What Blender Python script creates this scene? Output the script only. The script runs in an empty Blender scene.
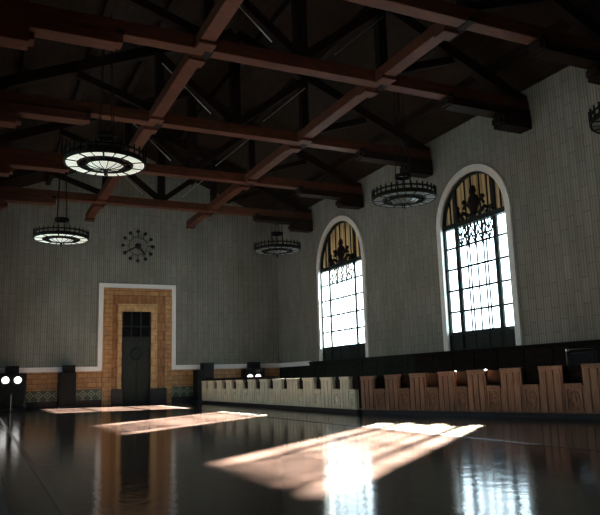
import bpy, bmesh, math, random
from mathutils import Vector, Matrix
random.seed(7)
S = bpy.context.scene
COL = S.collection
R = math.radians
# ------------------------------------------------------------------ dimensions (metres)
XL, XR = -0.63, 19.83          # side walls
YB, YF = -3.0, 45.1            # back and far walls
XC = 9.6                       # middle of the hall
ZB = 11.86                     # underside of the truss beams
EAVE, RIDGE = 12.6, 17.2
# ------------------------------------------------------------------ materials
def nodes_of(name):
    m = bpy.data.materials.new(name); m.use_nodes = True
    nt = m.node_tree
    return m, nt, nt.nodes, nt.links, nt.nodes['Principled BSDF']
def ramp(N, L, src, stops):
    r = N.new('ShaderNodeValToRGB'); e = r.color_ramp.elements
    while len(e) < len(stops): e.new(0.5)
    for el, (p, c) in zip(e, stops): el.position = p; el.color = (*c, 1)
    L.new(src, r.inputs['Fac']); return r.outputs['Color']
def coords(N, L, scale=(1, 1, 1), rot=(0, 0, 0), kind='Object'):
    t = N.new('ShaderNodeTexCoord'); mp = N.new('ShaderNodeMapping')
    mp.inputs['Scale'].default_value = scale; mp.inputs['Rotation'].default_value = rot
    L.new(t.outputs[kind], mp.inputs['Vector']); return mp.outputs['Vector']
def noise(N, L, vec, scale, detail=4, rough=.55):
    n = N.new('ShaderNodeTexNoise'); n.inputs['Scale'].default_value = scale
    n.inputs['Detail'].default_value = detail; n.inputs['Roughness'].default_value = rough
    L.new(vec, n.inputs['Vector']); return n.outputs['Fac']
def bump(N, L, h, b, strength=.3, dist=.02):
    bp = N.new('ShaderNodeBump'); bp.inputs['Strength'].default_value = strength
    bp.inputs['Distance'].default_value = dist
    L.new(h, bp.inputs['Height']); L.new(bp.outputs['Normal'], b.inputs['Normal'])
def mixc(N, L, fac, a, b, mode='MIX'):
    m = N.new('ShaderNodeMix'); m.data_type = 'RGBA'; m.blend_type = mode
    if isinstance(fac, float): m.inputs[0].default_value = fac
    else: L.new(fac, m.inputs[0])
    for i, v in ((6, a), (7, b)):
        if isinstance(v, tuple): m.inputs[i].default_value = (*v, 1)
        else: L.new(v, m.inputs[i])
    return m.outputs[2]
def mat_plain(name, col, rough=.6, metal=0, var=.25, nscale=6, spec=.5):
    m, nt, N, L, b = nodes_of(name)
    n = noise(N, L, coords(N, L), nscale)
    c = ramp(N, L, n, [(.3, tuple(v * (1 - var) for v in col)), (.7, tuple(min(1, v * (1 + var)) for v in col))])
    L.new(c, b.inputs['Base Color']); b.inputs['Roughness'].default_value = rough
    b.inputs['Metallic'].default_value = metal; b.inputs['Specular IOR Level'].default_value = spec
    bump(N, L, n, b, .1, .01)
    return m
def mat_wood(name, dark, light, scale=(1, 1, 1), rough=.5, spec=.4):
    m, nt, N, L, b = nodes_of(name)
    v = coords(N, L, scale)
    n = noise(N, L, v, 3.0, 6, .6)
    n2 = noise(N, L, coords(N, L), .7, 2)
    c = ramp(N, L, n, [(.32, dark), (.68, light)])
    c2 = ramp(N, L, n2, [(.3, (.75, .75, .75)), (.7, (1.1, 1.1, 1.1))])
    L.new(mixc(N, L, 1.0, c, c2, 'MULTIPLY'), b.inputs['Base Color'])
    b.inputs['Roughness'].default_value = rough; b.inputs['Specular IOR Level'].default_value = spec
    bump(N, L, n, b, .15, .01)
    return m
def mat_emit(name, col, strength):
    m, nt, N, L, b = nodes_of(name)
    b.inputs['Base Color'].default_value = (*col, 1)
    b.inputs['Emission Color'].default_value = (*col, 1); b.inputs['Emission Strength'].default_value = strength
    b.inputs['Roughness'].default_value = .4
    n = noise(N, L, coords(N, L), 9.0); 
    c = ramp(N, L, n, [(.3, tuple(v * .8 for v in col)), (.7, col)]); L.new(c, b.inputs['Emission Color'])
    return m
def mat_wall(name, axis, base):
    """grey acoustic plaster blocks: upright courses with fine vertical combing"""
    m, nt, N, L, b = nodes_of(name)
    t = N.new('ShaderNodeTexCoord'); sp = N.new('ShaderNodeSeparateXYZ'); cb = N.new('ShaderNodeCombineXYZ')
    L.new(t.outputs['Object'], sp.inputs[0])
    L.new(sp.outputs['Z'], cb.inputs['X']); L.new(sp.outputs[axis], cb.inputs['Y'])
    br = N.new('ShaderNodeTexBrick'); br.offset = .5
    br.inputs['Scale'].default_value = 1.0; br.inputs['Brick Width'].default_value = .95
    br.inputs['Row Height'].default_value = .38; br.inputs['Mortar Size'].default_value = .02
    br.inputs['Color1'].default_value = (*[v * .93 for v in base], 1)
    br.inputs['Color2'].default_value = (*[v * 1.07 for v in base], 1)
    br.inputs['Mortar'].default_value = (*[v * .72 for v in base], 1)
    L.new(cb.outputs[0], br.inputs['Vector'])
    w = N.new('ShaderNodeTexWave'); w.wave_type = 'BANDS'; w.bands_direction = 'Y'
    w.inputs['Scale'].default_value = 2.4; w.inputs['Distortion'].default_value = .6
    L.new(cb.outputs[0], w.inputs['Vector'])
    cw = ramp(N, L, w.outputs['Fac'], [(.1, (.78, .78, .78)), (.8, (1.08, 1.08, 1.08))])
    n = noise(N, L, coords(N, L, (1, 1, .5)), .55, 5, .6)
    cn = ramp(N, L, n, [(.3, (.82, .80, .76)), (.7, (1.1, 1.1, 1.1))])
    c = mixc(N, L, 1.0, br.outputs['Color'], cw, 'MULTIPLY')
    L.new(mixc(N, L, 1.0, c, cn, 'MULTIPLY'), b.inputs['Base Color'])
    b.inputs['Roughness'].default_value = .9; b.inputs['Specular IOR Level'].default_value = .15
    bump(N, L, w.outputs['Fac'], b, .25, .02)
    return m
def mat_floor(name, c1, c2, mort, w, h, msize, rough=(.13, .26)):
    m, nt, N, L, b = nodes_of(name)
    v = coords(N, L)
    br = N.new('ShaderNodeTexBrick'); br.offset = .0
    br.inputs['Scale'].default_value = 1.0; br.inputs['Brick Width'].default_value = w
    br.inputs['Row Height'].default_value = h; br.inputs['Mortar Size'].default_value = msize
    br.inputs['Color1'].default_value = (*c1, 1); br.inputs['Color2'].default_value = (*c2, 1); br.inputs['Mortar'].default_value = (*mort, 1)
    L.new(v, br.inputs['Vector'])
    n = noise(N, L, v, .35, 4); n2 = noise(N, L, v, 5.0, 3); n3 = noise(N, L, coords(N, L, (1, 1, 1)), 3.2, 4, .6)
    cn = ramp(N, L, n, [(.3, (.75, .75, .75)), (.7, (1.15, 1.15, 1.15))])
    L.new(mixc(N, L, 1.0, br.outputs['Color'], cn, 'MULTIPLY'), b.inputs['Base Color'])
    rr = N.new('ShaderNodeMapRange'); rr.inputs['To Min'].default_value = rough[0]; rr.inputs['To Max'].default_value = rough[1]
    L.new(n2, rr.inputs['Value']); L.new(rr.outputs[0], b.inputs['Roughness'])
    b.inputs['Specular IOR Level'].default_value = .1
    bump(N, L, n3, b, .3, .012)
    return m
def mat_tile(name, axis, c1, c2, mort, w, h, rough=.35):
    m, nt, N, L, b = nodes_of(name)
    t = N.new('ShaderNodeTexCoord'); sp = N.new('ShaderNodeSeparateXYZ'); cb = N.new('ShaderNodeCombineXYZ')
    L.new(t.outputs['Object'], sp.inputs[0]); L.new(sp.outputs[axis], cb.inputs['X']); L.new(sp.outputs['Z'], cb.inputs['Y'])
    br = N.new('ShaderNodeTexBrick'); br.offset = .5
    br.inputs['Scale'].default_value = 1.0; br.inputs['Brick Width'].default_value = w
    br.inputs['Row Height'].default_value = h; br.inputs['Mortar Size'].default_value = .015
    br.inputs['Color1'].default_value = (*c1, 1); br.inputs['Color2'].default_value = (*c2, 1); br.inputs['Mortar'].default_value = (*mort, 1)
    L.new(cb.outputs[0], br.inputs['Vector'])
    n = noise(N, L, coords(N, L), 3.0, 5)
    cn = ramp(N, L, n, [(.3, (.7, .66, .6)), (.7, (1.2, 1.15, 1.1))])
    L.new(mixc(N, L, 1.0, br.outputs['Color'], cn, 'MULTIPLY'), b.inputs['Base Color'])
    b.inputs['Roughness'].default_value = rough
    return m
def mat_diamond(name):
    """green glazed tiles with pale rings and diamonds"""
    m, nt, N, L, b = nodes_of(name)
    v = coords(N, L, (1.9, 1.9, 1.9))
    t = N.new('ShaderNodeSeparateXYZ'); L.new(v, t.inputs[0])
    def math_(op, a, c=None):
        q = N.new('ShaderNodeMath'); q.operation = op
        for i, s in enumerate((a, c)):
            if s is None: continue
            if isinstance(s, (int, float)): q.inputs[i].default_value = s
            else: L.new(s, q.inputs[i])
        return q.outputs[0]
    fx = math_('ABSOLUTE', math_('SUBTRACT', math_('FRACT', t.outputs['X']), .5))
    fz = math_('ABSOLUTE', math_('SUBTRACT', math_('FRACT', t.outputs['Z']), .5))
    d = math_('ADD', fx, fz)
    c = ramp(N, L, d, [(.12, (.30, .33, .24)), (.16, (.06, .10, .07)), (.33, (.07, .12, .08)), (.38, (.28, .32, .24)), (.47, (.28, .32, .24)), (.52, (.06, .09, .06))])
    L.new(c, b.inputs['Base Color']); b.inputs['Roughness'].default_value = .35
    return m
def mat_glass(name):
    m, nt, N, L, b = nodes_of(name)
    N.remove(b)
    tr = N.new('ShaderNodeBsdfTransparent'); gl = N.new('ShaderNodeBsdfGlossy'); lw = N.new('ShaderNodeLayerWeight'); lw.inputs['Blend'].default_value = .5; fr = N.new('ShaderNodeMath'); fr.operation = 'POWER'; fr.inputs[1].default_value = 5.0; L.new(lw.outputs['Facing'], fr.inputs[0]); mx = N.new('ShaderNodeMixShader')
    tr.inputs['Color'].default_value = (.93, .97, .97, 1); gl.inputs['Roughness'].default_value = .05
    L.new(fr.outputs[0], mx.inputs[0]); L.new(tr.outputs[0], mx.inputs[1]); L.new(gl.outputs[0], mx.inputs[2])
    L.new(mx.outputs[0], N['Material Output'].inputs['Surface'])
    return m
def mat_blind(name):
    """ribbed ochre blind that lets a little daylight through"""
    m, nt, N, L, b = nodes_of(name)
    w = N.new('ShaderNodeTexWave'); w.bands_direction = 'Y'; w.inputs['Scale'].default_value = 1.1; w.inputs['Distortion'].default_value = .8
    L.new(coords(N, L), w.inputs['Vector'])
    c = ramp(N, L, w.outputs['Fac'], [(.1, (.14, .115, .075)), (.7, (.26, .22, .145))])
    L.new(c, b.inputs['Base Color']); b.inputs['Roughness'].default_value = .8
    tl = N.new('ShaderNodeBsdfTranslucent'); mx = N.new('ShaderNodeMixShader'); mx.inputs[0].default_value = .08
    L.new(c, tl.inputs['Color'])
    L.new(b.outputs[0], mx.inputs[1]); L.new(tl.outputs[0], mx.inputs[2]); L.new(mx.outputs[0], N['Material Output'].inputs['Surface'])
    return m
M = {
 'wall_x': mat_wall('grey_block_far', 'X', (.225, .235, .20)),
 'wall_y': mat_wall('grey_block_side', 'Y', (.225, .235, .20)),
 'floor': mat_floor('terracotta_tile', (.052, .030, .023), (.034, .021, .017), (.016, .011, .009), .45, .45, .012, (.07, .13)),
 'floor_pale': mat_floor('travertine_floor', (.125, .098, .075), (.10, .078, .058), (.05, .04, .035), 1.2, 1.2, .01, (.07, .13)),
 'marble_line': mat_plain('dark_marble_line', (.03, .022, .02), .2),
 'stone': mat_plain('grey_marble', (.12, .117, .095), .5),
 'white': mat_plain('white_stone_trim', (.84, .83, .79), .5, var=.04),
 'cream': mat_plain('cream_window_trim', (.80, .80, .74), .55, var=.08),
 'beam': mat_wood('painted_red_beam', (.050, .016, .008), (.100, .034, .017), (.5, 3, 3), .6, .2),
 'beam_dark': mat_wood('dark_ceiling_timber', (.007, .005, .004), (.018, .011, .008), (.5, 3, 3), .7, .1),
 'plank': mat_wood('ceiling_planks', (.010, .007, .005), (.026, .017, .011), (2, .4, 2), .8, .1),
 'steel': mat_plain('dull_steel_rod', (.45, .44, .42), .4, .8),
 'iron': mat_plain('black_iron', (.010, .009, .008), .7, 0, spec=.1),
 'iron_green': mat_plain('dark_green_iron', (.012, .018, .017), .6, 0, spec=.15),
 'ochre': mat_tile('ochre_tile', 'X', (.46, .27, .115), (.37, .20, .085), (.13, .07, .03), .6, .3),
 'ochre_light': mat_tile('pale_ochre_tile', 'X', (.56, .38, .18), (.47, .30, .14), (.2, .12, .06), .5, .5),
 'ochre_dark': mat_tile('brown_ochre_tile', 'X', (.34, .175, .07), (.27, .13, .055), (.1, .05, .02), .3, .6),
 'diamond': mat_diamond('green_pattern_tile'),
 'black': mat_plain('black_lacquer', (.004, .004, .004), .5, spec=.15),
 'black_stone': mat_plain('black_stone', (.014, .014, .017), .3),
 'bronze': mat_plain('dark_bronze_door', (.013, .017, .014), .5, 0, spec=.25),
 'dark_glass': mat_plain('dark_glass', (.006, .007, .008), .1),
 'glass': mat_glass('window_glass'),
 'blind': mat_blind('ochre_blind'),
 'walnut': mat_wood('brown_walnut', (.16, .068, .032), (.34, .16, .078), (6, 6, .6), .45),
 'walnut_lit': mat_wood('pale_lit_walnut', (.56, .49, .34), (.80, .72, .53), (6, 6, .6), .5),  # same counter wood, lightened: the far half's brighter exposure is put into the colour
 'dark_wood': mat_wood('dark_wall_panel', (.006, .0045, .004), (.014, .010, .008), (.5, .5, 3), .75, .06),
 'green_wood': mat_wood('dark_green_panel', (.009, .013, .010), (.018, .023, .018), (.5, .5, 3), .75, .06),
 'clock': mat_plain('dark_bronze_clock', (.02, .013, .008), .5, .3),
 'lamp_glass': mat_emit('lit_frosted_glass', (.80, .86, .74), .42),
 'dull_glass': mat_plain('unlit_frosted_glass', (.10, .11, .10), .3),
 'globe': mat_emit('lit_white_globe', (1, .98, .95), 2.5),
 'chrome': mat_plain('chrome', (.75, .75, .74), .15, 1, .05),
 'brass': mat_plain('brass', (.5, .34, .12), .3, .9),
}
# ------------------------------------------------------------------ mesh helpers
def new_obj(name, bm, mat, parent=None, smooth=False, bevel=0):
    bmesh.ops.recalc_face_normals(bm, faces=bm.faces)
    me = bpy.data.meshes.new(name); bm.to_mesh(me); bm.free()
    if smooth:
        for p in me.polygons: p.use_smooth = True
    o = bpy.data.objects.new(name, me); COL.objects.link(o)
    me.materials.append(mat)
    if parent: o.parent = parent
    if bevel:
        b = o.modifiers.new('bevel', 'BEVEL'); b.width = bevel; b.segments = 2; b.limit_method = 'ANGLE'
    return o
def B(): return bmesh.new()
def box(bm, x0, x1, y0, y1, z0, z1):
    vs = [bm.verts.new((x, y, z)) for x in (x0, x1) for y in (y0, y1) for z in (z0, z1)]
    for f in ((0, 1, 3, 2), (4, 6, 7, 5), (0, 4, 5, 1), (2, 3, 7, 6), (0, 2, 6, 4), (1, 5, 7, 3)):
        bm.faces.new([vs[i] for i in f])
    return bm
def bar(bm, a, b, w, d=None, up=(0, 0, 1)):
    """rectangular bar from a to b, w across and d along up"""
    d = d or w; a = Vector(a); b = Vector(b); t = (b - a).normalized(); u = Vector(up)
    s = t.cross(u)
    if s.length < 1e-4: s = t.cross(Vector((1, 0, 0)))
    s.normalize(); u = s.cross(t)
    vs = [bm.verts.new(p + s * w / 2 * i + u * d / 2 * j) for p in (a, b) for i, j in ((-1, -1), (1, -1), (1, 1), (-1, 1))]
    for f in ((0, 1, 2, 3), (7, 6, 5, 4), (0, 4, 5, 1), (1, 5, 6, 2), (2, 6, 7, 3), (3, 7, 4, 0)): bm.faces.new([vs[i] for i in f])
    return bm
def tube(bm, pts, r, n=8):
    pts = [Vector(p) for p in pts]; rings = []
    for i, p in enumerate(pts):
        t = (pts[min(i + 1, len(pts) - 1)] - pts[max(i - 1, 0)]).normalized()
        s = t.cross(Vector((0, 0, 1)))
        if s.length < 1e-3: s = t.cross(Vector((1, 0, 0)))
        s.normalize(); u = s.cross(t)
        rings.append([bm.verts.new(p + (s * math.cos(2 * math.pi * k / n) + u * math.sin(2 * math.pi * k / n)) * r) for k in range(n)])
    for a, b in zip(rings, rings[1:]):
        for k in range(n): bm.faces.new((a[k], a[(k + 1) % n], b[(k + 1) % n], b[k]))
    bm.faces.new(rings[0][::-1]); bm.faces.new(rings[-1])
    return bm
def lathe(bm, prof, n=32, c=(0, 0, 0)):
    c = Vector(c); rings = []
    for r, z in prof:
        if r < 1e-5: rings.append([bm.verts.new(c + Vector((0, 0, z)))])
        else: rings.append([bm.verts.new(c + Vector((r * math.cos(2 * math.pi * k / n), r * math.sin(2 * math.pi * k / n), z))) for k in range(n)])
    for a, b in zip(rings, rings[1:]):
        for k in range(n):
            q = [a[k % len(a)], a[(k + 1) % len(a)], b[(k + 1) % len(b)], b[k % len(b)]]
            q2 = []
            for v in q:
                if v not in q2: q2.append(v)
            if len(q2) > 2:
                try: bm.faces.new(q2)
                except ValueError: pass
    return bm
def sphere(bm, c, r, sx=1, sy=1, sz=1, n=16):
    bmesh.ops.create_uvsphere(bm, u_segments=n, v_segments=max(6, n // 2), radius=1, matrix=Matrix.Translation(c) @ Matrix.Diagonal((r * sx, r * sy, r * sz, 1)))
    return bm
def prism(bm, poly, axis, a, b):
    """polygon (two coordinates) extruded along axis from a to b"""
    def P(q, t): return {'X': (t, q[0], q[1]), 'Y': (q[0], t, q[1]), 'Z': (q[0], q[1], t)}[axis]
    A = [bm.verts.new(P(q, a)) for q in poly]; C = [bm.verts.new(P(q, b)) for q in poly]
    bm.faces.new(A); bm.faces.new(C[::-1]); n = len(poly)
    for i in range(n): bm.faces.new((A[i], C[i], C[(i + 1) % n], A[(i + 1) % n]))
    return bm
def empty(name, loc, rz=0):
    o = bpy.data.objects.new(name, None); COL.objects.link(o); o.empty_display_size = .3
    o.location = loc; o.rotation_euler = (0, 0, rz); return o
def tag(o, label, cat, group=None):
    o['label'] = label; o['category'] = cat
    if group: o['group'] = group
    return o
def struct(o): o['kind'] = 'structure'; return o
def dup(root, loc, rz=0, label=None):
    r = root.copy(); COL.objects.link(r); r.location = loc; r.rotation_euler = (0, 0, rz)
    if label: r['label'] = label
    for ch in list(root.children):
        c = ch.copy(); COL.objects.link(c); c.parent = r
        for g in list(ch.children):
            d = g.copy(); COL.objects.link(d); d.parent = c
    return r
# ------------------------------------------------------------------ the room
o = struct(new_obj('floor', box(B(), XL - .6, XR + .6, YB - .6, YF + .6, -.3, 0), M['floor']))
bm = B(); box(bm, 9.95, 12.75, YB, YF - .9, 0, .004)
t = struct(new_obj('trim_1', bm, M['floor_pale'], o))
bm = B(); box(bm, 9.83, 9.95, YB, YF - .9, 0, .005); box(bm, .9, 1.0, YB, YF - 1, 0, .005)
struct(new_obj('trim_2', bm, M['marble_line'], o))
bm = B(); box(bm, XL, .38, YB, YF - 3, 0, .012)
struct(new_obj('trim_3', bm, M['stone'], o))

def arch_wall(name, x0, x1, openings, mat):
    """wall in the plane X = const between YB and YF with round-headed openings (y0, y1, sill, spring)"""
    top = EAVE + .25
    sill = openings[0][2]; spring = openings[0][3]
    bm = B(); cache = {}
    def v(y, z):
        k = (round(y, 4), round(z, 4))
        if k not in cache: cache[k] = bm.verts.new((x0, y, z))
        return cache[k]
    def quad(*ps):
        try: bm.faces.new([v(*p) for p in ps])
        except ValueError: pass
    ys = [YB - .6]
    for op in sorted(openings): ys += [op[0], op[1]]
    ys += [YF + .6]
    for i in range(0, len(ys) - 1):
        a, b = ys[i], ys[i + 1]
        if i % 2 == 0:
            for z0, z1 in ((-.02, sill), (sill, spring), (spring, top)): quad((a, z0), (b, z0), (b, z1), (a, z1))
        else:
            quad((a, -.02), (b, -.02), (b, sill), (a, sill))
            n = 24; c = (a + b) / 2; r = (b - a) / 2
            pts = [(c - r * math.cos(math.pi * k / n), spring + r * math.sin(math.pi * k / n)) for k in range(n + 1)]
            for p, q in zip(pts, pts[1:]): quad(p, q, (q[0], top), (p[0], top))
    r = bmesh.ops.extrude_face_region(bm, geom=list(bm.faces))
    bmesh.ops.translate(bm, verts=[e for e in r['geom'] if isinstance(e, bmesh.types.BMVert)], vec=(x1 - x0, 0, 0))
    return struct(new_obj(name, bm, mat))
SILL, SPRING = 2.45, 8.22
W2 = (20.92, 25.38); W1 = (32.75, 38.25); W3 = (7.8, 12.3)
ops = lambda *w: [(a, b, SILL, SPRING) for a, b in w]
arch_wall('wall_right', XR, XR + .30, ops(W1, W2), M['wall_y'])
arch_wall('wall_left', XL, XL - .30, ops(W1, W2, W3), M['wall_y'])
gable = [(XL - .6, -.02), (XR + .6, -.02), (XR + .6, EAVE), (XC, RIDGE + .3), (XL - .6, EAVE)]
wf = struct(new_obj('wall_far', prism(B(), gable, 'Y', YF, YF + .6), M['wall_x']))
struct(new_obj('wall_back', prism(B(), gable, 'Y', YB - .6, YB), M['wall_x']))
# roof
bm = B()
for xa, za, xb, zb in ((XL - .8, EAVE + .05, XC, RIDGE), (XC, RIDGE, XR + .8, EAVE + .05)):
    prism(bm, [(xa, za), (xb, zb), (xb, zb + .3), (xa, za + .3)], 'Y', YB - .7, YF + .7)
roof = struct(new_obj('ceiling', bm, M['plank']))
def roof_z(x): return EAVE + .05 + (RIDGE - EAVE - .05) * (1 - abs(x - XC) / (XC - XL + .8))
for x in (1.1, 3.55, 6.0, 8.4, 10.8, 13.2, 16.0, 18.2):
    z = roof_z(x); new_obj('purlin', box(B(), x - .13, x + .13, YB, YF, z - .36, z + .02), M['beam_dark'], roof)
# ------------------------------------------------------------------ windows
def window(name, y0, y1, xi, s):
    """round-headed iron window; xi = glass plane, s = -1 when the room lies towards -X"""
    root = empty(name, (xi, (y0 + y1) / 2, SILL)); struct(root)
    W = y1 - y0; r = W / 2; H = SPRING - SILL; g0 = .78
    e = .0
    def part(n, bm, m, **k): return new_obj(n, bm, m, root, **k)
    # moulded surround standing proud of the wall
    xf = (-.15 if s < 0 else .15); d = (-.10 if s < 0 else .10)
    bm = B(); t = .28; n = 32; X0, X1 = sorted((xf - d * .15, xf + d))
    outer = [(-r - t, .0)] + [(-(r + t) * math.cos(math.pi * k / n), H + (r + t) * math.sin(math.pi * k / n)) for k in range(n + 1)] + [(r + t, .0)]
    inner = [(-r + .03, .0)] + [(-(r - .03) * math.cos(math.pi * k / n), H + (r - .03) * math.sin(math.pi * k / n)) for k in range(n + 1)] + [(r - .03, .0)]
    for a, b, c, dd in zip(outer, outer[1:], inner[1:], inner):
        f = [[bm.verts.new((X, q[0], q[1])) for q in (a, b, c, dd)] for X in (X0, X1)]
        bm.faces.new(f[0]); bm.faces.new(f[1][::-1])
        for i in range(4): bm.faces.new((f[0][i], f[1][i], f[1][(i + 1) % 4], f[0][(i + 1) % 4]))
    bmesh.ops.remove_doubles(bm, verts=bm.verts, dist=.0005)
    part('surround', bm, M['cream'])
    # frame
    bm = B(); a = .05
    box(bm, -a, a, -r, -r + .09, 0, H); box(bm, -a, a, r - .09, r, 0, H)
    mull = W * .29
    for y in (-mull, mull): box(bm, -.05, .05, y - .12, y + .12, 0, H + math.sqrt(r * r - mull * mull) - .05)
    box(bm, -.13, .13, -r, r, H - .09, H + .14)             # transom
    box(bm, -.1, .1, -r, r, g0 - .07, g0 + .07); box(bm, -.12, .12, -r, r, 0, .1)
    pts = [(-(r - .06) * math.cos(math.pi * k / 24), H + (r - .06) * math.sin(math.pi * k / 24)) for k in range(25)]
    for p, q in zip(pts, pts[1:]): bar(bm, (0, *p), (0, *q), .14, .12, (1, 0, 0))
    part('frame', bm, M['iron_green'])
    bm = B()
    rows = 5; dz = (H - g0) / rows
    for k in range(1, rows): box(bm, -.02, .02, -r, r, g0 + dz * k - .045, g0 + dz * k + .045)
    cw = 2 * (mull - .12)
    for f in (.22, .30, .5, .70, .78): 
        y = -cw / 2 + cw * f; box(bm, -.015, .015, y - .036, y + .036, g0, H)
    part('glazing_bars', bm, M['iron'])
    part('glass', box(B(), -.008, .008, -r + .02, r - .02, g0, H), M['glass'])
    # spandrel below the glass, upright boards
    bm = B(); box(bm, -.05, .05, -r, r, .05, g0 - .05)
    for k in range(6): y = -r + W * k / 5; box(bm, -.08, .08, y - .04, y + .04, .05, g0 - .03)
    part('spandrel', bm, M['iron_green'])
    # blind filling the round head
    poly = [(-(r - .04) * math.cos(math.pi * k / 24), H + .1 + (r - .1) * math.sin(math.pi * k / 24)) for k in range(25)]
    part('lunette_blind', prism(B(), poly, 'X', -.01 - .05 * s, .01 - .05 * s), M['blind'])
    bm = B()
    for f in (-.78, -.42, -.2, .05, .25, .75):
        y = f * r; box(bm, -.03, .03, y - .02, y + .02, H, H + math.sqrt(r * r - y * y) - .05)
    part('lunette_bar', bm, M['iron'])
    # wrought grille: two rows of branching stems in the top row of the middle light
    bm = B(); z0, z1 = H - dz, H - .09; xg = .06 * s
    nst = 5
    for k in range(nst):
        yc = -cw / 2 + cw * (k + .5) / nst; hw = cw / nst / 2
        tube(bm, [(xg, yc, z0 - .15), (xg, yc, z1)], .032, 6)
        for sg in (-1, 1):
            for zz in (z0 + .02, z0 + dz * .42):
                tube(bm, [(xg, yc, zz), (xg, yc + sg * hw * .45, zz + .16 * dz), (xg, yc + sg * hw * .8, zz + .34 * dz), (xg, yc + sg * hw * .98, zz + .52 * dz)], .036, 6)
            sphere(bm, (xg, yc + sg * hw * .55, z0 + dz * .30), .06, n=8)
    part('grille', bm, M['iron'])
    # crest on the transom: urn between two scrolls
    bm = B(); xg = .1 * s; q = W / 4.5
    lathe(bm, [(.0, 0), (.34, 0), (.40, .12), (.22, .25), (.30, .45), (.42, .7), (.30, .95), (.16, 1.05), (.24, 1.2), (.17, 1.42), (0, 1.5)], 16, (0, 0, 0))
    for vv in bm.verts: vv.co.x *= .35
    for sg in (-1, 1):
        tube(bm, [(0, sg * .3, .1), (0, sg * .75, .35), (0, sg * .95, .2), (0, sg * .8, .08)], .09, 8)
        tube(bm, [(0, sg * .25, .5), (0, sg * .55, .75), (0, sg * .7, .5)], .07, 8)
        sphere(bm, (0, sg * .62, .82), .12, n=10)
    for sg, hh in ((-1, .35), (1, .8)):
        lathe(bm, [(0, 0), (.1, 0), (.14, hh * .4), (.07, hh * .7), (.1, hh * .85), (0, hh)], 10, (0, sg * 1.12, 0))
    bmesh.ops.transform(bm, matrix=Matrix.Translation((xg, -.1, H + .12)) @ Matrix.Diagonal((1, q, 1, 1)), verts=bm.verts)
    part('crest', bm, M['iron'], smooth=True)
    return root
window('window_1', *W1, XR + .15, -1)
window('window_2', *W2, XR + .15, -1)
window('window_3', *W1, XL - .15, 1)
window('window_4', *W2, XL - .15, 1)
window('window_5', *W3, XL - .15, 1)
# ------------------------------------------------------------------ far wall: portal, wainscot, white moulding
DX0, DX1, DTOP = 6.93, 12.08, 7.98       # outside of the white door frame
zs0, zs1 = 2.22, 2.52                    # white moulding
fy = YF - .10
bm = B()
box(bm, DX0, DX0 + .30, fy - .04, YF, zs0, DTOP - .30); box(bm, DX1 - .30, DX1, fy - .04, YF, zs0, DTOP - .30)
box(bm, DX0, DX1, fy - .04, YF, DTOP - .30, DTOP)
box(bm, XL, DX0, fy - .04, YF, zs0, zs1); box(bm, DX1, XR, fy - .04, YF, zs0, zs1)
struct(new_obj('trim_4', bm, M['white']))
bm = B(); box(bm, XL, DX0 + .3, fy, YF, 1.08, zs0); box(bm, DX1 - .3, XR, fy, YF, 1.08, zs0)
struct(new_obj('trim_5', bm, M['ochre']))
bm = B(); box(bm, XL, 7.83, fy - .02, YF, .42, 1.08); box(bm, 11.4, XR, fy - .02, YF, .42, 1.08)
struct(new_obj('trim_6', bm, M['diamond']))
bm = B(); box(bm, XL, 7.83, fy - .06, YF, 0, .42); box(bm, 11.4, XR, fy - .06, YF, 0, .42)
struct(new_obj('baseboard_far', bm, M['black_stone']))
door = struct(empty('door_1', (9.42, YF, 0)))
def dpart(n, bm, m, par=None, **k):
    bmesh.ops.translate(bm, verts=bm.verts, vec=(-9.42, -YF, 0)); return new_obj(n, bm, m, par or door, **k)
def ring(bm, xa, xb, top, xa2, xb2, top2, y0, y1, z0=0):
    box(bm, xa, xa2, y0, y1, z0, top2); box(bm, xb2, xb, y0, y1, z0, top2); box(bm, xa, xb, y0, y1, top2, top); return bm
dpart('outer_surround', ring(B(), DX0 + .3, DX1 - .3, DTOP - .3, 7.80, 11.34, 7.22, fy - .10, YF), M['ochre'])
dpart('middle_surround', ring(B(), 7.80, 11.34, 7.22, 8.16, 10.78, 6.62, fy - .02, YF), M['ochre_dark'])
dpart('inner_surround', ring(B(), 8.16, 10.78, 6.62, 8.44, 10.38, 6.12, fy - .12, YF), M['ochre_light'])
bm = B(); box(bm, 7.78, 8.5, YF - .42, YF, 0, 1.04); dpart('plinth', bm, M['black_stone'], bevel=.03)
bm = B(); box(bm, 10.3, 11.40, YF - .42, YF, 0, 1.02); dpart('plinth', bm, M['black_stone'], bevel=.03)
leaf = B(); box(leaf, 8.44, 9.40, YF - .07, YF, 0, 4.3); box(leaf, 9.42, 10.38, YF - .07, YF, 0, 4.3)
for xa, xb in ((8.54, 9.32), (9.50, 10.28)):
    for za, zb in ((.25, 1.5), (1.65, 2.9), (3.75, 4.2)): box(leaf, xa, xb, YF - .10, YF - .05, za, zb)
lf = dpart('leaf', leaf, M['bronze'], bevel=.015)
bm = B(); bmesh.ops.create_cone(bm, cap_ends=True, segments=24, radius1=.42, radius2=.36, depth=.08, matrix=Matrix.Translation((9.41, YF - .11, 3.3)) @ Matrix.Rotation(R(90), 4, 'X') @ Matrix.Diagonal((1, 1, 1, 1)))
dpart('medallion', bm, M['iron_green'], lf)
tr = B(); box(tr, 8.44, 10.38, YF - .04, YF, 4.4, 6.12)
tp = dpart('transom_pane', tr, M['dark_glass'])
bm = B(); box(bm, 8.44, 10.38, YF - .1, YF - .03, 4.3, 4.44)
for x in (8.5, 9.1, 9.72, 10.32): box(bm, x - .04, x + .04, YF - .08, YF - .03, 4.4, 6.12)
box(bm, 8.44, 10.38, YF - .08, YF - .03, 5.1, 5.16)
dpart('transom_bar', bm, M['bronze'], tp)
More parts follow.
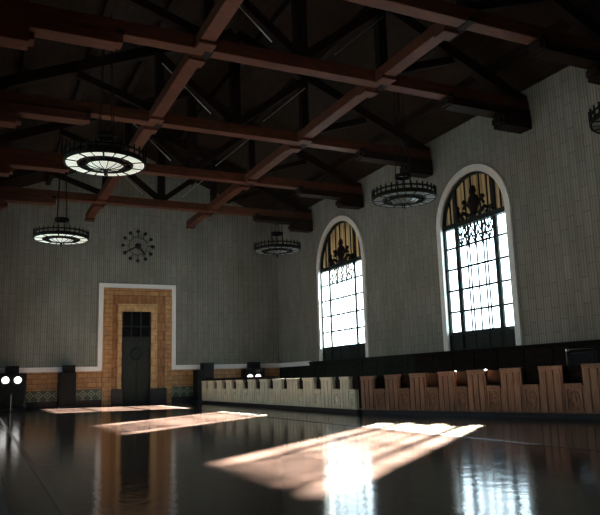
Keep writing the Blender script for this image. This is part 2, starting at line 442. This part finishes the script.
# right wall: low dark panelling under the windows, end of the white moulding
bm = B(); box(bm, XR - .10, XR, 39.9, YF - .14, zs0, zs1); struct(new_obj('trim_7', bm, M['white']))
bm = B(); box(bm, XR - .07, XR, 39.9, YF - .14, 0, zs0); box(bm, XR - .14, XR, 28.0, 39.9, 0, 2.43); box(bm, XR - .2, XR, 28.0, 39.9, 2.36, 2.45)
for k in range(8): y = 28.6 + k * 1.5; box(bm, XR - .17, XR, y, y + .1, .2, 2.36)
struct(new_obj('trim_8', bm, M['green_wood']))
bm = B(); box(bm, XR - .14, XR, YB, 28.0, 0, 2.43); box(bm, XR - .22, XR, YB, 28.0, 2.34, 2.45)
for k in range(20): y = -2 + k * 1.5; box(bm, XR - .17, XR, y, y + .1, .2, 2.34)
struct(new_obj('trim_9', bm, M['dark_wood']))
# ------------------------------------------------------------------ roof trusses
TY = [39.19, 32.60, 26.00, 19.41, 14.75, 7.2]
def half_corbel(s):
    bm = B(); xw = (XC - XL - .06) * s
    def seg(xa, za, zb, w):
        a, b = sorted((xa * s, xw)); box(bm, a, b, -w, w, za, zb)
    seg(6.25, -.34, 0, .30); seg(8.75, -.80, -.34, .32)
    # rounded nosings at each step
    for xa, z in ((6.25, -.17), (8.75, -.57)):
        box(bm, *sorted(((xa - .16) * s, xa * s)), -.24, .24, z - .12, z + .12)
    return bm
def make_truss(loc):
    t = empty('roof_truss', loc)
    xe = XC - XL - .06
    new_obj('bottom_chord', box(B(), -xe, xe, -.24, .24, 0, .46), M['beam'], t, bevel=.025)
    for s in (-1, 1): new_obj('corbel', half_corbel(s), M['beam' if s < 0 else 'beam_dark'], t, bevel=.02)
    rise = RIDGE - ZB - .55; e = EAVE - ZB - .35
    for s in (-1, 1):
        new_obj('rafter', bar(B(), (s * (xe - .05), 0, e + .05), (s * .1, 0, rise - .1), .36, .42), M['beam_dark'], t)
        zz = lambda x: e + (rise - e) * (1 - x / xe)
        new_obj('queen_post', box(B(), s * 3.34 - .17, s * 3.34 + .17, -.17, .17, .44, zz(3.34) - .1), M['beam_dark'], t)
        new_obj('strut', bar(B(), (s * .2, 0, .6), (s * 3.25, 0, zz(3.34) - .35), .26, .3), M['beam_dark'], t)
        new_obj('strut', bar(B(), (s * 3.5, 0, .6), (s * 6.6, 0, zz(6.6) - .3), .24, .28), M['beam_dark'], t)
        new_obj('tie_rod', tube(B(), [(s * 1.2, -.3, .7), (s * 3.3, -.3, 2.6)], .022, 6), M['steel'], t)
        for x in (3.34, 6.2): new_obj('iron_strap', box(B(), s * x - .13, s * x + .13, -.31, .31, -.03, .1), M['iron'], t)
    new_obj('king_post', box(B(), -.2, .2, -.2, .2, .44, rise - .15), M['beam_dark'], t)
    return t
TG = 'red-brown timber roof trusses across the hall'
tl = ['red-brown timber roof truss nearest the far wall, just above the wall clock',
      'second red-brown roof truss from the far wall, over the near edge of the farther window',
      'third red-brown roof truss from the far wall, passing between the two arched windows',
      'fourth red-brown roof truss from the far wall, nearest whole beam across the upper left',
      'dark roof truss at the top right, ending over the bare wall past the nearer window',
      'timber roof truss overhead, nearest to the viewer']
tr0 = tag(make_truss((XC, TY[0], ZB)), tl[0], 'truss', TG)
for y, l in zip(TY[1:5], tl[1:5]): dup(tr0, (XC, y, ZB), 0, l)
# longitudinal beams between the trusses, underside level with the chords
def make_beam(x, ya, yb):
    t = empty('ceiling_beam', (x, (ya + yb) / 2, ZB)); l = (yb - ya) / 2
    new_obj('timber', box(B(), -.24, .24, -l, l, .0, .4), M['beam'], t, bevel=.02)
    for s in (-1, 1): new_obj('end_bracket', box(B(), -.29, .29, *sorted((s * (l - .55), s * (l - .05))), -.12, .02), M['beam'], t, bevel=.02)
    return t
spans = [(TY[0] + .29, 43.6, 'from the far-wall truss towards the wall'), (TY[1] + .29, TY[0] - .29, 'between the first and second trusses from the far wall'),
         (TY[2] + .29, TY[1] - .29, 'between the second and third trusses from the far wall'), (TY[3] + .29, TY[2] - .29, 'between the third and fourth trusses from the far wall'),
         (TY[4] + .29, TY[3] - .29, 'between the two trusses nearest the viewer')]
for x, side in ((6.0, 'left-hand'), (12.67, 'right-hand')):
    for ya, yb, d in spans:
        tag(make_beam(x, ya, yb), '%s lengthwise red-brown ceiling beam %s' % (side, d), 'beam', 'lengthwise ceiling beams between the trusses')
# ------------------------------------------------------------------ chandeliers
def make_chandelier(loc, top, lit, label):
    t = tag(empty('chandelier', loc), label, 'chandelier', 'wheel chandeliers hung from the roof')
    Ro, Ri, Rc = 1.32, .90, .62; gm = M['lamp_glass'] if lit else M['dull_glass']
    bm = B(); n = 48
    lathe(bm, [(Ro, -.06), (Ro + .05, -.06), (Ro + .05, .05), (Ro, .05), (Ro, -.06)], n)
    lathe(bm, [(Ro - .03, .24), (Ro + .03, .24), (Ro + .03, .30), (Ro - .03, .30), (Ro - .03, .24)], n)
    lathe(bm, [(Ro - .02, .05), (Ro + .0, .05), (Ro + .0, .12), (Ro - .02, .12), (Ro - .02, .05)], n)
    rim = new_obj('rim', bm, M['iron'], t)
    for k in range(32):
        a = 2 * math.pi * k / 32; c = (Ro * math.cos(a) * 1.03, Ro * math.sin(a) * 1.03)
        new_obj('rim_bar', box(B(), c[0] - .022, c[0] + .022, c[1] - .022, c[1] + .022, .0, .40), M['iron'], rim)
    bm = B()
    lathe(bm, [(Ri - .03, -.08), (Ri + .03, -.08), (Ri + .03, .02), (Ri - .03, .02), (Ri - .03, -.08)], n)
    lathe(bm, [(Rc - .0, -.12), (Rc + .04, -.12), (Rc + .04, .02), (Rc, .02), (Rc, -.12)], n)
    for k in range(10):
        a = 2 * math.pi * k / 10 + .1
        bar(bm, (.05 * math.cos(a), .05 * math.sin(a), -.06), (Ro * math.cos(a), Ro * math.sin(a), -.03), .05, .07)
    new_obj('spokes', bm, M['iron'], t)
    for k in range(20):
        a0 = 2 * math.pi * (k + .09) / 20 + .1; a1 = 2 * math.pi * (k + .91) / 20 + .1; bm = B()
        pv = [[bm.verts.new((r * math.cos(a0 + (a1 - a0) * j / 3), r * math.sin(a0 + (a1 - a0) * j / 3), z)) for j in range(4)] for r, z in ((Ri + .05, -.05), (Ro - .02, -.05), (Ro - .02, -.02), (Ri + .05, -.02))]
        for i in range(4):
            for j in range(3): bm.faces.new((pv[i][j], pv[i][j + 1], pv[(i + 1) % 4][j + 1], pv[(i + 1) % 4][j]))
        bm.faces.new([pv[i][0] for i in range(4)]); bm.faces.new([pv[i][3] for i in range(3, -1, -1)])
        new_obj('glass_panel', bm, gm, t)
    bowl = new_obj('glass_bowl', lathe(B(), [(Rc, -.05), (Rc * .85, -.13), (Rc * .5, -.19), (0, -.22), (0, -.18), (Rc * .5, -.15), (Rc * .83, -.09), (Rc - .02, -.03)], 32), gm, t, smooth=True)
    bm = B()
    for k in range(12):
        a = 2 * math.pi * k / 12
        tube(bm, [(Rc * f * math.cos(a), Rc * f * math.sin(a), z - .015) for f, z in ((1, -.05), (.85, -.13), (.5, -.19), (.05, -.22))], .014, 6)
    new_obj('bowl_ribs', bm, M['iron'], bowl)
    new_obj('finial', lathe(B(), [(0, -.20), (.05, -.22), (.07, -.29), (.03, -.35), (.045, -.41), (0, -.47)], 12), M['iron'], t, smooth=True)
    new_obj('crown_ring', lathe(B(), [(.30, .92), (.36, .92), (.36, 1.06), (.30, 1.06), (.30, .92)], 24), M['iron'], t)
    for k in range(6):
        a = 2 * math.pi * k / 6
        new_obj('stay_rod', tube(B(), [(Ro * .96 * math.cos(a) * .38, Ro * .96 * math.sin(a) * .38, -.02), (.33 * math.cos(a), .33 * math.sin(a), .95)], .016, 6), M['iron'], t)
    for k in range(4):
        a = 2 * math.pi * (k + .5) / 4
        new_obj('hanging_rod', tube(B(), [(.33 * math.cos(a), .33 * math.sin(a), 1.0), (.13 * math.cos(a), .13 * math.sin(a), top - loc[2])], .018, 6), M['iron'], t)
    return t
ZC = 8.9
cd = [((3.62, 22.75), True, 'large lit wheel chandelier at left, in front of the left ceiling beam'),
      ((3.55, 35.8), True, 'small-looking lit wheel chandelier at far left, left of the wall clock'),
      ((15.65, 35.5), False, 'unlit dark wheel chandelier beside the farther arched window'),
      ((16.25, 23.2), False, 'unlit dark wheel chandelier between the two arched windows'),
      ((17.75, 12.9), False, 'dark chandelier cut off by the right edge of the picture')]
for (x, y), lit, l in cd: make_chandelier((x, y, ZC), roof_z(x) - .3, lit, l)
# ------------------------------------------------------------------ wall clock
ck = tag(empty('wall_clock', (9.46, YF - .02, 10.62)), 'large open wall clock with dark round hour markers and two hands above the doorway', 'clock')
bm = B(); pts = [(.62 * math.cos(2 * math.pi * k / 48), -.06, .62 * math.sin(2 * math.pi * k / 48)) for k in range(49)]
tube(bm, pts, .02, 6); new_obj('ring', bm, M['clock'], ck)
for k in range(12):
    a = 2 * math.pi * k / 12; c = (1.02 * math.sin(a), -.06, 1.02 * math.cos(a)); bm = B()
    bmesh.ops.create_cone(bm, cap_ends=True, segments=16, radius1=.125, radius2=.11, depth=.08, matrix=Matrix.Translation(c) @ Matrix.Rotation(R(90), 4, 'X'))
    tube(bm, [(.62 * math.sin(a), -.06, .62 * math.cos(a)), (.95 * math.sin(a), -.06, .95 * math.cos(a))], .018, 6)
    new_obj('hour_marker', bm, M['clock'], ck)
bm = B(); bmesh.ops.create_cone(bm, cap_ends=True, segments=20, radius1=.2, radius2=.15, depth=.12, matrix=Matrix.Translation((0, -.07, 0)) @ Matrix.Rotation(R(90), 4, 'X')); new_obj('hub', bm, M['clock'], ck)
for nm, ang, ln, w in (('hour_hand', 140, .78, .10), ('minute_hand', 240, .98, .085)):
    a = R(ang); d = Vector((math.sin(a), 0, math.cos(a))); bm = B()
    bar(bm, Vector((0, -.11, 0)) - d * .2, Vector((0, -.11, 0)) + d * ln, .03, w, d.cross(Vector((0, 1, 0)))); new_obj(nm, bm, M['clock'], ck)
# ------------------------------------------------------------------ ticket counter: twenty bays of tall pier and low panelled desk
def CX(y): return 13.1 if y >= 22.5 else 13.1 + (22.5 - y) * 3.1 / 8.9
PY = [42.31, 41.05, 39.33, 37.63, 35.93, 34.06, 32.35, 30.65, 28.99, 27.26, 25.51, 23.84, 22.24, 21.22, 20.16, 19.02, 17.95, 16.82, 15.60, 14.35, 13.1]
EXTRA = [43.2]
def bay(i):
    ya, yb = PY[i], PY[i + 1]
    a = Vector((CX(ya), ya, 0)); b = Vector((CX(yb), yb, 0))
    if i == 11: b = Vector((13.1, 22.62, 0))
    if i == 12: a = Vector((13.12, 22.24, 0))
    L_ = (b - a).length; t = (b - a).normalized()
    far = ya > 23.0
    wood = M['walnut_lit'] if far else M['walnut']
    fr = .62 if far else .56
    pw = L_ * fr; Hh = 1.41 if ya > 22 else 1.42 + (22 - ya) * .022; hz = Hh * .66
    root = empty('ticket_counter', a, math.atan2(t.y, t.x))
    # pier: plinth, shaft with three raised strips, cap
    bm = B(); pd = .14 if far else .12
    box(bm, 0, pw, 0, pd, .16, Hh - .05)
    for k in range(3):
        u = pw * (.08 + .31 * k); box(bm, u, u + pw * .22, -.035, .02, .2, Hh - .14)
    p = new_obj('pier', bm, wood, root, bevel=.012)
    bm = B(); box(bm, .002, pw + .02, -.05, pd + .03, Hh - .06, Hh); box(bm, .002, pw + .01, -.03, pd + .02, Hh - .12, Hh - .06)
    new_obj('cap', bm, wood, p, bevel=.012)
    # low desk
    bm = B(); box(bm, pw + .002, L_ - .004, .02, .14 if i < 12 else (.46 if far else .35), .16, hz - .05)
    w = L_ - pw
    for za, zb in ((.22, .28), (hz - .16, hz - .10)): box(bm, pw + .05, L_ - .05, -.02, .03, za, zb)
    for ua, ub in ((pw + .04, pw + .1), (L_ - .1, L_ - .04)): box(bm, ua, ub, -.02, .03, .22, hz - .10)
    d = new_obj('desk_panel', bm, wood, root, bevel=.008)
    bm = B(); uc = pw + w / 2; zc = (.22 + hz - .1) / 2; ru = w * .26; rz = (hz - .4) * .40
    ringp = [(uc + ru * math.cos(2 * math.pi * k / 24), .0, zc + rz * math.sin(2 * math.pi * k / 24)) for k in range(25)]
    tube(bm, ringp, .022, 6); sphere(bm, (uc, .02, zc), ru * .5, 1, .3, 1.3, 12)
    for q in range(8):
        aa = 2 * math.pi * q / 8; sphere(bm, (uc + ru * .72 * math.cos(aa), .012, zc + rz * .72 * math.sin(aa)), .035, 1, .5, 1, 8)
    for su in (-1, 1):
        for sz in (-1, 1): sphere(bm, (uc + su * w * .33, .01, zc + sz * (hz - .4) * .42), .04, 1, .5, 1, 8)
    new_obj('carved_medallion', bm, wood, d)
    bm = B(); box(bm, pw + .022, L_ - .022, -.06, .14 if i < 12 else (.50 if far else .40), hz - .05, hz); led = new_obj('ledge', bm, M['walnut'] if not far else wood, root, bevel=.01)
    new_obj('shade_board', box(B(), .004, L_ - .004, *((.15, .19) if i < 12 else (.52, .56) if far else (.36, .40)), .16, Hh + (.14 if i < 7 else .0) if i < 12 else Hh - .02), M['dark_wood'], root)  # added board behind the bay, shades the ledge and keeps the gaps dark
    new_obj('plinth', box(B(), 0, L_ - .004, .05, .56, 0, .16), M['black_stone'], root)
    return root
nth = ['first', 'second', 'third', 'fourth', 'fifth', 'sixth', 'seventh', 'eighth', 'ninth', 'tenth', 'eleventh', 'twelfth']
for i in range(20):
    r_ = bay(i)
    if i < 12: tag(r_, 'walnut ticket counter bay painted pale as if brightly lit, %s pale bay from the far end' % nth[i], 'counter', 'pale ticket counter bays along the far half')
    else: tag(r_, 'red-brown walnut ticket counter bay with carved panel, %s brown bay after the pale ones' % nth[i - 12], 'counter', 'brown ticket counter bays along the near half')
# dark framed screen with a chrome edge behind the last low desk
a = Vector((16.95, 15.2, 0)); sc = tag(empty('ticket_screen', a, R(-62)), 'dark ticket screen with chrome edge standing behind the second-nearest brown counter bay', 'screen')
bm = B(); box(bm, -.42, .42, -.02, .02, .0, 2.0); new_obj('board', bm, M['black'], sc)
bm = B(); box(bm, -.36, .36, -.05, -.022, 1.45, 1.92); new_obj('pane', bm, M['dark_glass'], sc)
bm = B(); tube(bm, [(-.44, -.05, 1.3), (-.44, -.05, 1.95), (-.38, -.05, 2.03), (.4, -.05, 2.03)], .03, 8); sphere(bm, (-.40, -.06, 2.01), .075, n=10); new_obj('chrome_rail', bm, M['chrome'], sc)
new_obj('foot', box(B(), -.45, .45, -.15, .15, 0, .06), M['black'], sc)
# ------------------------------------------------------------------ black booths along the far wall
def booth(x0, x1, n0, n1, label, lamps=()):
    cx = (x0 + x1) / 2; t = tag(empty('booth', (cx, YF - .75, 0)), label, 'booth', 'black booths along the far wall'); h = (x1 - x0) / 2
    bm = B(); box(bm, -h, h, -.5, .5, 0, 2.16); b = new_obj('body', bm, M['black'], t, bevel=.02)
    bm = B(); box(bm, -h + .08, -.03, -.53, -.49, .2, 2.05); box(bm, .03, h - .08, -.53, -.49, .2, 2.05); new_obj('door', bm, M['black'], t, bevel=.01)
    new_obj('handle', tube(B(), [(.0, -.56, .95), (.0, -.56, 1.15)], .015, 6), M['bronze'], t)
    box_ = B(); box(box_, n0 - cx, n1 - cx, -.3, .5, 2.16, 2.62); new_obj('top_box', box_, M['black'], t, bevel=.02)
    new_obj('base', box(B(), -h - .03, h + .03, -.54, .5, 0, .12), M['black_stone'], t)
    for lx, lz in lamps:
        bm = B(); sphere(bm, (lx - cx, -.62, lz), .21, 1, .5, 1, 20); l_ = new_obj('lamp', bm, M['globe'], t, smooth=True)
        bm = B(); bmesh.ops.create_cone(bm, cap_ends=True, segments=20, radius1=.15, radius2=.15, depth=.08, matrix=Matrix.Translation((lx - cx, -.53, lz)) @ Matrix.Rotation(R(90), 4, 'X')); new_obj('lamp_mount', bm, M['iron'], l_)
    return t
booth(.55, 2.62, 1.46, 2.2, 'black booth with two round white lamps at the left edge of the far wall', ((1.45, 1.78), (2.13, 1.77)))
booth(4.5, 5.5, 4.74, 5.46, 'narrow black booth against the far wall, left of the tiled doorway')
booth(13.25, 14.42, 13.75, 14.5, 'black booth right of the tiled doorway at the far end of the pale counter')
booth(16.75, 18.15, 17.2, 17.9, 'black booth with two white lamps behind the pale counter, near the far corner', ((17.0, 1.56), (17.6, 1.56)))
# thin barrier post in front of the left booth
t = tag(empty('barrier_post', (1.75, 42.6, 0)), 'thin pale barrier post standing on the floor before the left black booth', 'post')
new_obj('base', lathe(B(), [(0, 0), (.17, 0), (.17, .02), (.06, .06), (0, .06)], 20), M['iron'], t)
new_obj('pole', tube(B(), [(0, 0, .05), (0, 0, .95)], .035, 10), M['chrome'], t)
new_obj('knob', lathe(B(), [(0, .93), (.06, .95), (.07, 1.0), (.04, 1.05), (0, 1.06)], 12), M['iron'], t, smooth=True)
# ------------------------------------------------------------------ light
w = bpy.data.worlds.new('World'); S.world = w; w.use_nodes = True
N, L = w.node_tree.nodes, w.node_tree.links
bg = N['Background']
# bright hazy sky, a little bluer towards the zenith
tc = N.new('ShaderNodeTexCoord'); sx = N.new('ShaderNodeSeparateXYZ'); L.new(tc.outputs['Generated'], sx.inputs[0])
L.new(ramp(N, L, sx.outputs['Z'], [(.0, (.80, .93, 1.0)), (.8, (.55, .72, .95))]), bg.inputs['Color'])
bg.inputs['Strength'].default_value = 6.5
SUN_S, SUN_K = .85, .505
sd = bpy.data.lights.new('sun', 'SUN'); sd.energy = 820; sd.angle = R(1.3); sd.color = (1, .95, .88)
so = bpy.data.objects.new('sun', sd); COL.objects.link(so)
so.rotation_euler = Vector((-1, -SUN_S, -SUN_K)).to_track_quat('-Z', 'Y').to_euler(); so.location = (60, 60, 40)
# added spot outside the farther window, makes the sunlit strip before the doorway
c1 = Vector((XR + .3, 35.5, 5.7)); dirv = Vector((11.6, -3.3, 6.2)); src = c1 + dirv * 5
ld = bpy.data.lights.new('added_floor_spot', 'SPOT'); ld.energy = 4.5e7; ld.spot_size = R(7.4); ld.spot_blend = .1; ld.shadow_soft_size = .35; ld.color = (1, .95, .88)
lo = bpy.data.objects.new('added_floor_spot', ld); COL.objects.link(lo); lo.location = src
lo.rotation_euler = (c1 - src).to_track_quat('-Z', 'Y').to_euler()
for (y0, y1), x, s in ((W1, XR + .75, -1), (W2, XR + .75, -1), (W1, XL - .65, 1), (W2, XL - .65, 1), (W3, XL - .65, 1)):
    a = bpy.data.lights.new('daylight_portal', 'AREA'); a.shape = 'RECTANGLE'; a.size = y1 - y0; a.size_y = 8.3; a.cycles.is_portal = True
    ao = bpy.data.objects.new('daylight_portal', a); COL.objects.link(ao); ao.location = (x, (y0 + y1) / 2, 6.6)
    ao.rotation_euler = (R(90), 0, R(90 if s > 0 else -90)); 
    ao.rotation_euler = Vector((s, 0, 0)).to_track_quat('-Z', 'Z').to_euler()
# ------------------------------------------------------------------ camera
f, cx, cy, yaw, pit, rol = 668.077, 295.716, 264.851, R(25.349), R(9.645), R(-1.632)
fw = Vector((math.sin(yaw) * math.cos(pit), math.cos(yaw) * math.cos(pit), math.sin(pit)))
r = Vector((math.cos(yaw), -math.sin(yaw), 0)); u = r.cross(fw)
r2 = r * math.cos(rol) + u * math.sin(rol); u2 = -r * math.sin(rol) + u * math.cos(rol)
cd_ = bpy.data.cameras.new('camera'); cam = bpy.data.objects.new('camera', cd_); COL.objects.link(cam)
cd_.sensor_fit = 'HORIZONTAL'; cd_.sensor_width = 36; cd_.lens = 36 * f / 600
cd_.shift_x = (300 - cx) / 600; cd_.shift_y = (cy - 257.5) / 600; cd_.clip_end = 500; cd_.clip_start = .05
cam.matrix_world = Matrix(((r2.x, u2.x, -fw.x, 0), (r2.y, u2.y, -fw.y, 0), (r2.z, u2.z, -fw.z, 1.4), (0, 0, 0, 1)))
S.camera = cam
S.view_settings.view_transform = 'Standard'; S.view_settings.look = 'None'; S.view_settings.gamma = 1
S.view_settings.exposure = .25; S.view_settings.use_curve_mapping = False
S.cycles.use_denoising = True; S.cycles.max_bounces = 10; S.cycles.diffuse_bounces = 6; S.cycles.glossy_bounces = 4
S.cycles.transparent_max_bounces = 12; S.cycles.sample_clamp_indirect = 6; S.cycles.caustics_reflective = False
